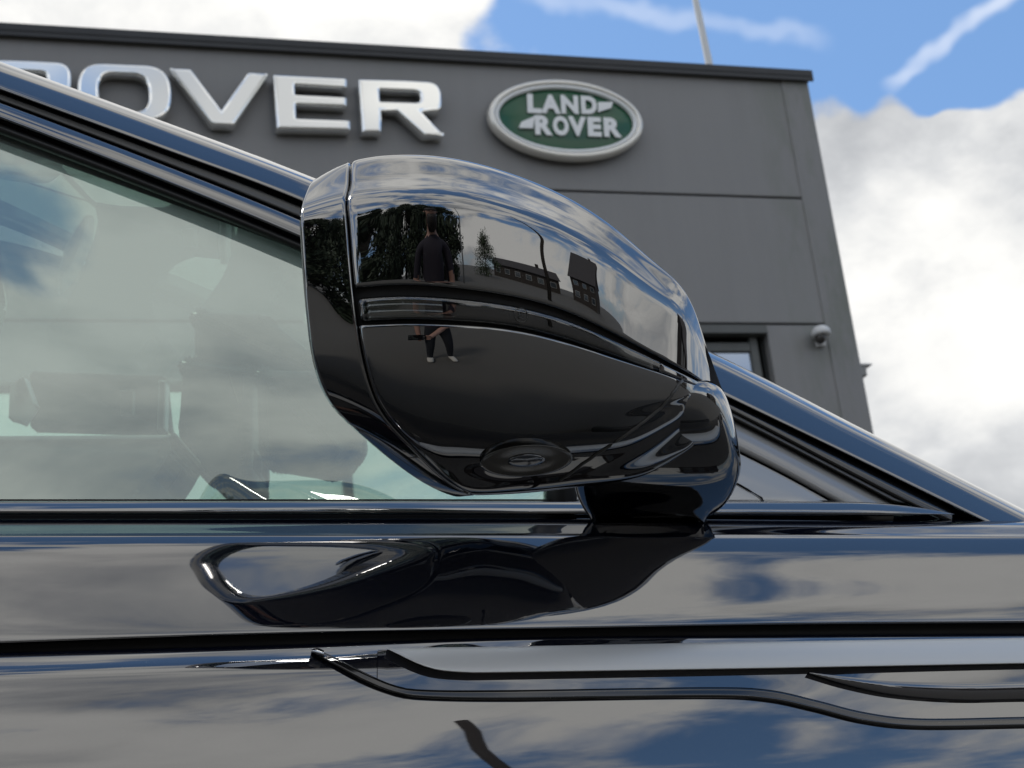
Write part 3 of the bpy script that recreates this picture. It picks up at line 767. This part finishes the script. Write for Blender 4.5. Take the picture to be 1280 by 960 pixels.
def patch(name, t0, t1, s0, s1, nt, ns, mat, par, off=lambda a, b: 0.0, ret=.004):
    """piece of the housing skin with its edges turned in; off(a, b) raises it, a across t, b along s"""
    ts = np.linspace(t0, t1, nt); ss = np.linspace(s0, s1, ns)
    O = np.array([[off(i/(nt-1), j/(ns-1)) for j in range(ns)] for i in range(nt)], float)
    ts2 = np.concatenate([[t0], ts, [t1]]); ss2 = np.concatenate([[s0], ss])
    O2 = np.zeros((nt+2, ns+1)); O2[1:-1, 1:] = O
    O2[1:-1, 0] = O[:, 0]-ret; O2[0, 1:] = O[0]-ret; O2[-1, 1:] = O[-1]-ret; O2[0, 0] = O2[-1, 0] = -ret
    return grid(name, SG(ts2, ss2, O2), mat, par, True)
mir = empty('door_mirror', V3(at(800, 640, 1.05)), car, 'large gloss black door mirror with wrap-round indicator strip')
grid('inner_body', SG(np.linspace(0, 16, 65)[:-1], np.linspace(.25, 9, 40), -.0045), DARK, mir, closed_u=True)
patch('upper_cap', -2.2, 4.97, 1.03, 9, 150, 110, GLOSS, mir, lambda a, b: -.0010*max(0, (a-.985)/.015)**2-.001*max(0, 1-b*60)**2)
patch('indicator_strip', 5.24, 5.93, 1.07, 6.95, 22, 110, LENS, mir, lambda a, b: .0016-.0035*abs(2*a-1)**6-.002*max(0, 1-b*40)**2)
patch('indicator_base', 5.26, 5.91, 1.10, 6.9, 12, 80, TRIM, mir, lambda a, b: -.0022)
patch('indicator_reflector', 5.34, 5.84, 1.25, 2.75, 12, 24, AMBER, mir, lambda a, b: -.0012+.0005*math.cos(a*18))
patch('indicator_end', 5.24, 5.97, 7.05, 9, 18, 30, GLOSS, mir, lambda a, b: .0004-.002*abs(2*a-1)**6)
patch('lower_shell', 6.02, 13.8, 1.03, 9, 150, 110, GLOSS, mir, lambda a, b: -.0010*max(0, 1-a*130)**2-.001*max(0, 1-b*60)**2)
# bezel round the mirror glass
tt = np.linspace(0, 16, 129)[:-1]
BZR = [list(SG(tt, [.985], -.004)[:, 0]), list(SG(tt, [.985], -.0006)[:, 0])]+[list(SG(tt, [q])[:, 0]) for q in np.linspace(.95, 0.0, 26)]
rim0 = np.array(BZR[-1]); cen = rim0.mean(0)
gn = np.linalg.svd(rim0-cen)[2][2]; gn = gn if np.dot(gn, R0) > 0 else -gn
rimp = np.array([p-gn*np.dot(p-cen, gn) for p in rim0])
inn = [cen+(p-cen)*.965-R0*.0026 for p in rim0]; inn2 = [cen+(p-cen)*.72+gn*.003 for p in rimp]; inn3 = [cen+(p-cen)*.70+gn*.012 for p in rimp]
grid('bezel', BZR+[inn, inn2, inn3], GLOSS, mir, closed_v=True)
gl_ = [cen+(p-cen)*.715+gn*.010 for p in rimp]
gc = np.array(gl_).mean(0)
from_py('mirror_glass', list(gl_)+[gc], [(i, (i+1) % len(gl_), len(gl_)) for i in range(len(gl_))], MIRR, mir)
# lower lamp lens let into the shell
ft, fs_ = np.linspace(6, 12.3, 160), np.linspace(1, 8, 160)
FG = surf_grid(ft, fs_); vv_ = FG-CAM; zz_ = vv_@FW
dd_ = (640+FPX*(vv_@RT)/zz_-658)**2+(480-FPX*(vv_@UP)/zz_-576)**2
ii_, jj_ = np.unravel_index(int(np.argmin(dd_)), dd_.shape)
def on_shell(x, y):
    d2 = (640+FPX*(vv_@RT)/zz_-x)**2+(480-FPX*(vv_@UP)/zz_-y)**2; a_, b_ = np.unravel_index(int(np.argmin(d2)), d2.shape); return FG[a_, b_]
tube('hinge_seam', [on_shell(*p) for p in curve_pts([(852, 476), (842, 490), (828, 507), (808, 524), (782, 543), (745, 568), (700, 600)], 30)], .0011, RUBG, mir, 8)
pc = FG[ii_, jj_]; pn = nrm_grid([ft[ii_]], [fs_[jj_]])[0, 0]*NSIGN
LENSW = pbr('puddle_lamp_lens', (.07, .066, .055), .16, ior=1.8)
def disc(name, k, oo, mat, par):
    P = []
    for f_, h_ in oo:
        ringp = []
        for a_ in range(48):
            x = 658+57*k*f_*math.cos(a_*math.pi/24); y = 576+19.5*k*f_*math.sin(a_*math.pi/24)-.06*(x-658)
            v = ray(x, y); P0_ = pc+pn*h_; ringp.append(CAM+v*(np.dot(P0_-CAM, pn)/np.dot(v, pn)))
        P.append(ringp)
    return grid(name, P, mat, par, True, closed_v=True)
pl = disc('puddle_lamp', 1.0, [(1.03, -.003), (1.01, .0006), (.97, .0011), (.9, .0009), (.6, .0016), (.3, .0019), (.02, .002)], LENSW, mir)
disc('lens_centre', .42, [(1.0, .0010), (.96, .0022), (.7, .0028), (.02, .003)], pbr('lamp_centre', (.05, .06, .08), .08, ior=2.2), mir)
mk = ray(652, 394); gs = np.linspace(5.3, 5.9, 60), np.linspace(2, 6, 160)
FG2 = surf_grid(*gs)+nrm_grid(*gs)*NSIGN*.0019; v2 = FG2-CAM; v2 /= np.linalg.norm(v2, axis=2, keepdims=True); a_, b_ = np.unravel_index(int(np.argmax(v2@mk)), v2.shape[:2])
mc = FG2[a_, b_]; mu = FG2[a_, b_+3]-mc; mu /= np.linalg.norm(mu); mv = np.cross(mu, nrm_grid([gs[0][a_]], [gs[1][b_]])[0, 0]); mv *= np.sign(np.dot(mv, UP))
MARKM = pbr('moulded_mark', (.07, .068, .06), .5)
tube('approval_mark', [mc+(mu*math.cos(a)+mv*math.sin(a))*.0040 for a in np.linspace(0, 2*math.pi, 33)], .00022, MARKM, mir, 5)
for q0, q1 in (((-.0012, .0018), (-.0012, -.0018)), ((-.0012, .0018), (.0012, .0018)), ((-.0012, 0), (.0009, 0)), ((-.0012, -.0018), (.0012, -.0018))):
    tube('approval_mark', [mc+mu*q0[0]+mv*q0[1], mc+mu*q1[0]+mv*q1[1]], .00022, MARKM, mir, 5)
# fixed foot on the door
LV = [(655, 742, 880, .915, .03), (643, 735, 888, .905, .036), (630, 727, 906, .889, .047), (612, 719, 918, .870, .058), (590, 716, 925, .853, .067), (565, 730, 922, .838, .071), (540, 752, 917, .828, .071), (520, 776, 911, .823, .066), (505, 800, 905, .823, .054), (496, 830, 899, .826, .034), (492, 850, 890, .830, .015)]
LVs = curve_pts(LV, 40); P = []
for y, xl, xr, Y, hd in LVs:
    a, b = at_Y(xl, y, Y), at_Y(xr, y, Y); c = (a+b)/2; hw_ = (b-a)/2; r = []
    for k in range(56):
        th = k*2*math.pi/56; cx, sx = math.cos(th), math.sin(th)
        cx = math.copysign(abs(cx)**.92, cx); sx = math.copysign(abs(sx)**.95, sx)
        r.append(c+hw_*cx-FH*hd*sx)
    P.append(r)
grid('mounting_foot', P, GLOSS, mir, closed_v=True)

# ------------------------------------------------------------------ behind the camera (seen in the paint)
random.seed(7)
BARK = pbr('bark', (.05, .04, .03), .9, bump=(20, .5, .02))
LEAF = pbr('dark_leaves', (.030, .045, .018), .7, var=(1.5, .5)); LEAF2 = pbr('mid_leaves', (.045, .065, .025), .7, var=(1.5, .5))
def back(gam, dist):
    g = math.radians(gam); return CAM*np.array([1, 1, 0])+(-FH*math.cos(g)+R0*math.sin(g))*dist
def tree(gam, dist, h, wd, n, leaf, label, seed, tall=1.0):
    rng = np.random.default_rng(seed); b = back(gam, dist)
    t = empty('tree', V3(b), label=label, cat='tree', group='trees across the yard')
    tube('trunk', [b, b+np.array([.1, 0, h*.3]), b+np.array([-.1, .1, h*.62]), b+np.array([0, 0, h*.9])], [h*.022, h*.017, h*.011, h*.003], BARK, t, 9)
    cl = []
    for k in range(40):
        a = rng.uniform(0, 6.28); q = rng.uniform(.0, 1)
        rad = wd*.5*(min(1, 1.9*(1-q))**.8*.9+.12)*rng.uniform(.3, 1)
        cl.append((b+np.array([rad*math.cos(a), rad*math.sin(a), h*(.03+.93*q)]), wd*rng.uniform(.16, .28)))
    for c, r in cl[:8]:
        tube('limb', [b+np.array([0, 0, max(.8, (c[2])*.6)]), (b+c)/2+np.array([0, 0, c[2]*.3]), c], [h*.008, h*.005, h*.002], BARK, t, 6)
    vs, fs = [], []
    for c, r in cl:
        for _ in range(n//20):
            d_ = rng.normal(size=3); d_ /= np.linalg.norm(d_); p = c+d_*r*rng.uniform(.3, 1.05)*np.array([1, 1, tall])
            u = rng.normal(size=3); u /= np.linalg.norm(u); v = np.cross(u, d_); v /= (np.linalg.norm(v)+1e-6); sz = rng.uniform(.15, .34)*h/14
            k = len(vs); vs += [p-u*sz, p+v*sz*.6, p+u*sz, p-v*sz*.6]; fs.append((k, k+1, k+2, k+3))
    from_py('crown', vs, fs, leaf, t)
tree(-41, 27, 8.5, 6, 5200, LEAF, 'low broad tree at the left of the dark clump across the yard', 1)
tree(-30, 24, 14, 4.5, 5200, LEAF, 'narrow tall tree rising left in the dark clump across the yard', 2)
tree(-19, 22, 11.5, 8, 7800, LEAF, 'wide dark tree in the middle of the clump across the yard', 3)
tree(-6, 22, 14.5, 8, 9000, LEAF, 'tallest dark tree right of centre in the clump across the yard', 4)
tree(7, 22, 13.5, 8, 9000, LEAF, 'dark tree second from the right in the clump across the yard', 10)
tree(18, 24, 12, 6.5, 7000, LEAF, 'tree closing the right end of the dark clump across the yard', 5)
tree(36, 46, 9, 7, 2600, LEAF2, 'smaller lighter tree beside the low house across the yard', 6)
tree(-62, 50, 9, 8, 2600, LEAF2, 'lighter tree furthest left across the yard', 9)
# hedge line and lamp posts
def post(gam, dist, h, label):
    b = back(gam, dist); t = empty('lamp_post', V3(b), label=label, cat='lamp post', group='lamp posts across the yard')
    tube('column', [b, b+BZ*h*.5, b+BZ*h], [.10, .08, .05], GRY, t, 10)
    dv = R0*1.2
    tube('arm', [b+BZ*h, b+BZ*(h+.35)+dv*.4, b+BZ*(h+.4)+dv], [.05, .04, .035], GRY, t, 8)
    bm = bmesh.new(); box(bm, V3(b+BZ*(h+.4)+dv*1.2), (.6, .25, .12)); bmesh.ops.bevel(bm, geom=bm.edges[:], offset=.04, segments=2, affect='EDGES'); from_bm('lantern', bm, GRY, t)
post(27, 17, 9.5, 'tall grey lamp post in front of the dark tree clump')
post(-52, 26, 8, 'grey lamp post left of the dark tree clump')
mb = np.array([.33+.456*11, .83-.89*11, 0])
tag(tube('flag_pole', [mb, mb+BZ*4, mb+BZ*7.8], [.09, .08, .07], BARK, None, 10), 'plain dark pole standing by itself across the yard', 'pole')
# houses across the road
WALLB = pbr('dark_brick', (.045, .036, .03), .9, bump=(12, .5, .02), var=(8, .3)); ROOFT = pbr('dark_roof_tiles', (.05, .045, .045), .8, bump=(8, .5, .03)); WFR = pbr('white_window_paint', (.30, .30, .29), .5); WGL = pbr('house_window_glass', (.05, .06, .07), .05, ior=2.0)
def house(gam, dist, ln, dp, eave, ridge, label, yaw):
    b = back(gam, dist); o = empty('house', V3(b), label=label, cat='house', group='houses across the road')
    cy, sy = math.cos(yaw), math.sin(yaw)
    def L(x, y, z): return b+np.array([x*cy-y*sy, x*sy+y*cy, z])
    a, d_ = ln/2, dp/2
    vs = [L(x, y, z) for x, y, z in ((-a, -d_, 0), (a, -d_, 0), (a, d_, 0), (-a, d_, 0), (-a, -d_, eave), (a, -d_, eave), (a, d_, eave), (-a, d_, eave), (-a, 0, ridge-.15), (a, 0, ridge-.15))]
    from_py('wall', vs, [(0, 1, 5, 4), (2, 3, 7, 6), (1, 2, 6, 9, 5), (3, 0, 4, 8, 7)], WALLB, o)
    e = .4; vs = [L(x, y, z) for x, y, z in ((-a-e, -d_-e, eave-.3), (a+e, -d_-e, eave-.3), (a+e, 0, ridge), (-a-e, 0, ridge), (a+e, d_+e, eave-.3), (-a-e, d_+e, eave-.3))]
    rf = from_py('roof', vs, [(0, 1, 2, 3), (3, 2, 4, 5)], ROOFT, o); solidify(rf, .15, 1)
    bm = bmesh.new(); box(bm, V3(L(a*.5, 0, ridge+.4)), (.7, .7, 1.6)); from_bm('chimney', bm, WALLB, rf)
    nw = max(2, int(ln/2.6))
    for k in range(nw):
        for zz in ([1.5] if eave < 3.5 else [1.4, 4.2]):
            x = -a+ln*(k+.5)/nw
            for sgn in (1,):
                win = empty('window', V3(L(x, d_*sgn, zz)), o)
                bm = bmesh.new(); box(bm, V3(L(x, d_*sgn+.02, zz)), (1.5, .1, 1.3), Matrix.Rotation(yaw, 3, 'Z')); from_bm('frame', bm, WFR, win)
                bm = bmesh.new(); box(bm, V3(L(x, d_*sgn+.07, zz)), (1.25, .06, 1.05), Matrix.Rotation(yaw, 3, 'Z')); from_bm('pane', bm, WGL, win)
house(47, 66, 18, 8, 3.2, 5.4, 'long low dark brick house beside the tree clump', -PSI+math.radians(47))
house(64, 58, 9, 8, 5.6, 9.5, 'taller dark gabled house right of the low house', -PSI+math.radians(78))
house(112, 44, 8, 9, 5.4, 9, 'dark gabled house furthest right along the road', -PSI+math.radians(80))

# ------------------------------------------------------------------ photographer and phone
def skin(name, verts, edges, rad, mat, parent, root=0, sub=2, xf=None):
    me = bpy.data.meshes.new(name); me.from_pydata([tuple(map(float, (xf(v) if xf else v))) for v in verts], edges, [])
    o = bpy.data.objects.new(name, me); COL.objects.link(o)
    md = o.modifiers.new('s', 'SKIN'); md.use_smooth_shade = True
    for i, r in enumerate(rad):
        r = r if isinstance(r, tuple) else (r, r)
        me.skin_vertices[0].data[i].radius = r; me.skin_vertices[0].data[i].use_root = (i == root)
    sb = o.modifiers.new('d', 'SUBSURF'); sb.levels = sb.render_levels = sub
    dg = bpy.context.evaluated_depsgraph_get(); dg.update()
    m2 = bpy.data.meshes.new_from_object(o.evaluated_get(dg)); bpy.data.objects.remove(o); m2.name = name
    return link(name, m2, mat, parent, True)
SKIN_ = pbr('skin', (.40, .22, .16), .5); SHIRT = pbr('dark_purple_shirt', (.020, .015, .024), .85); JEAN = pbr('dark_trousers', (.018, .02, .026), .9); SHOE = pbr('pale_shoes', (.55, .52, .46), .6); HAIR = pbr('dark_hair', (.02, .014, .01), .6)
base_p = CAM*np.array([1, 1, 0])-FH*.56+R0*.22
def PX(v): return base_p+R0*v[0]+FH*v[1]+np.array([0, 0, v[2]])          # person frame: right of picture, towards car, up
per = empty('person', V3(base_p), label='person in dark top and trousers and pale shoes holding up a phone', cat='person')
def w2p(p): d_ = p-base_p; return (float(np.dot(d_, R0)), float(np.dot(d_, FH)), float(d_[2]))
PHC = CAM-FW*.0075-RT*.045
hand = w2p(PHC+RT*.085-FW*.012-UP*.005)
bv = [(0, 0, .95), (0, 0, 1.12), (0, .01, 1.32), (0, 0, 1.47), (0, .015, 1.55), (0, .03, 1.62), (0, .04, 1.70), (0, .03, 1.77),
      (.10, 0, .90), (.12, .03, .50), (.13, -.02, .10), (.13, .02, .055), (-.10, 0, .90), (-.13, .04, .50), (-.17, .02, .10), (-.17, .06, .055),
      (.19, -.01, 1.43), (.25, .0, 1.16), ((.25+hand[0])/2+.03, .20, (1.08+hand[2])/2+.02), hand,
      (-.19, -.01, 1.43), (-.26, -.03, 1.15), (-.25, .06, .90), (-.245, .09, .83)]
be = [(0, 1), (1, 2), (2, 3), (3, 4), (4, 5), (5, 6), (6, 7), (0, 8), (8, 9), (9, 10), (10, 11), (0, 12), (12, 13), (13, 14), (14, 15), (3, 16), (16, 17), (17, 18), (18, 19), (3, 20), (20, 21), (21, 22), (22, 23)]
br = [(.15, .11), (.14, .10), (.165, .11), (.10, .08), .055, .075, .088, .06, .088, .062, .045, .04, .088, .062, .045, .04, .062, .048, .038, .026, .062, .048, .038, .028]
body = skin('body', bv, be, br, None, per, 0, 2, PX)
for m_ in (SHIRT, SKIN_, JEAN): body.data.materials.append(m_)
for p in body.data.polygons:
    c = w2p(np.array(p.center)); 
    arm = (c[1] > .135 and .8 < c[2] < 1.14) or (abs(c[0]) > .205 and .78 < c[2] < 1.24)
    p.material_index = 1 if (c[2] > 1.52 or arm) else (2 if c[2] < .98 else 0)
# head features and hair
hv = [(0, -.035, 1.67), (0, -.005, 1.745), (0, .05, 1.765), (0, .105, 1.735), (0, .135, 1.70)]
skin('cap', hv, [(0, 1), (1, 2), (2, 3), (3, 4)], [.088, .098, .098, (.088, .05), (.08, .012)], HAIR, per, 0, 2, PX)
skin('beard', [(0, .03, 1.585), (0, .085, 1.60), (0, .10, 1.63)], [(0, 1), (1, 2)], [.075, .075, .06], HAIR, per, 0, 2, PX)
skin('nose', [(0, .115, 1.70), (0, .132, 1.675)], [(0, 1)], [.010, .014], SKIN_, per, 0, 1, PX)
for sx in (-1, 1):
    skin('ear', [(sx*.09, .02, 1.705), (sx*.097, .012, 1.67)], [(0, 1)], [(.012, .02), (.010, .014)], SKIN_, per, 0, 1, PX)
    skin('eye', [(sx*.032, .112, 1.70), (sx*.034, .113, 1.70)], [(0, 1)], [.010, .010], WFR, per, 0, 1, PX)
    x_ = .13 if sx > 0 else -.17
    skin('shoe', [(x_, -.03+(.04 if sx < 0 else 0), .05), (x_+sx*.01, .08, .045), (x_+sx*.02, .19, .035)], [(0, 1), (1, 2)], [(.05, .05), (.052, .045), (.042, .033)], SHOE, per, 0, 2, PX)
# fingers of the holding hand wrap the phone edge, thumb behind it
def ph(r, u, f): return PHC+RT*r+UP*u+FW*f
hs = [ph(.085, -.005, -.012)]; he = []; hr = [.022]
for k, uu in enumerate((.024, .006, -.012, -.028)):
    L0 = len(hs); hs += [ph(.094, uu, -.010), ph(.092, uu, .002), ph(.076-.003*k, uu+.002, .009), ph(.060+.004*k, uu+.003, .009)]
    he += [(0, L0), (L0, L0+1), (L0+1, L0+2), (L0+2, L0+3)]; hr += [.010, .0092, .0085, .0075]
L0 = len(hs); hs += [ph(.075, .026, -.018), ph(.055, .024, -.020), ph(.035, .016, -.018)]; he += [(0, L0), (L0, L0+1), (L0+1, L0+2)]; hr += [.013, .011, .009]
skin('hand', hs, he, hr, SKIN_, per, 0, 2)
skin('hand', [(-.245, .09, .83), (-.245, .10, .77), (-.235, .12, .70), (-.255, .11, .69), (-.225, .14, .76)], [(0, 1), (1, 2), (1, 3), (1, 4)], [.028, .030, .010, .010, .011], SKIN_, per, 0, 2, PX)
# phone just behind the lens
phone = empty('phone', V3(PHC), label='black phone held sideways at waist height by the person', cat='phone')
RM = Matrix(((RT[0], UP[0], FW[0]), (RT[1], UP[1], FW[1]), (RT[2], UP[2], FW[2])))
bm = bmesh.new(); box(bm, V3(PHC-FW*.001), (.158, .076, .008), RM); bmesh.ops.bevel(bm, geom=bm.edges[:], offset=.003, segments=3, affect='EDGES'); from_bm('casing', bm, TRIM, phone, False)
bm = bmesh.new(); box(bm, V3(PHC-FW*.0052), (.150, .070, .0006), RM); from_bm('screen', bm, WGL, phone)
for dx, dy in ((.045, .0), (.045, -.022), (.045, .022)):
    c = PHC+RT*dx+UP*dy
    grid('lens_ring', [[c+(RT*math.cos(a)+UP*math.sin(a))*r+FW*h for a in np.linspace(0, 2*math.pi, 25)[:-1]] for r, h in ((.0095, .002), (.0095, .0048), (.0075, .0052), (.007, .0040), (.0002, .0038))], BLK if dy == 0 else TRIM, phone, closed_v=True)
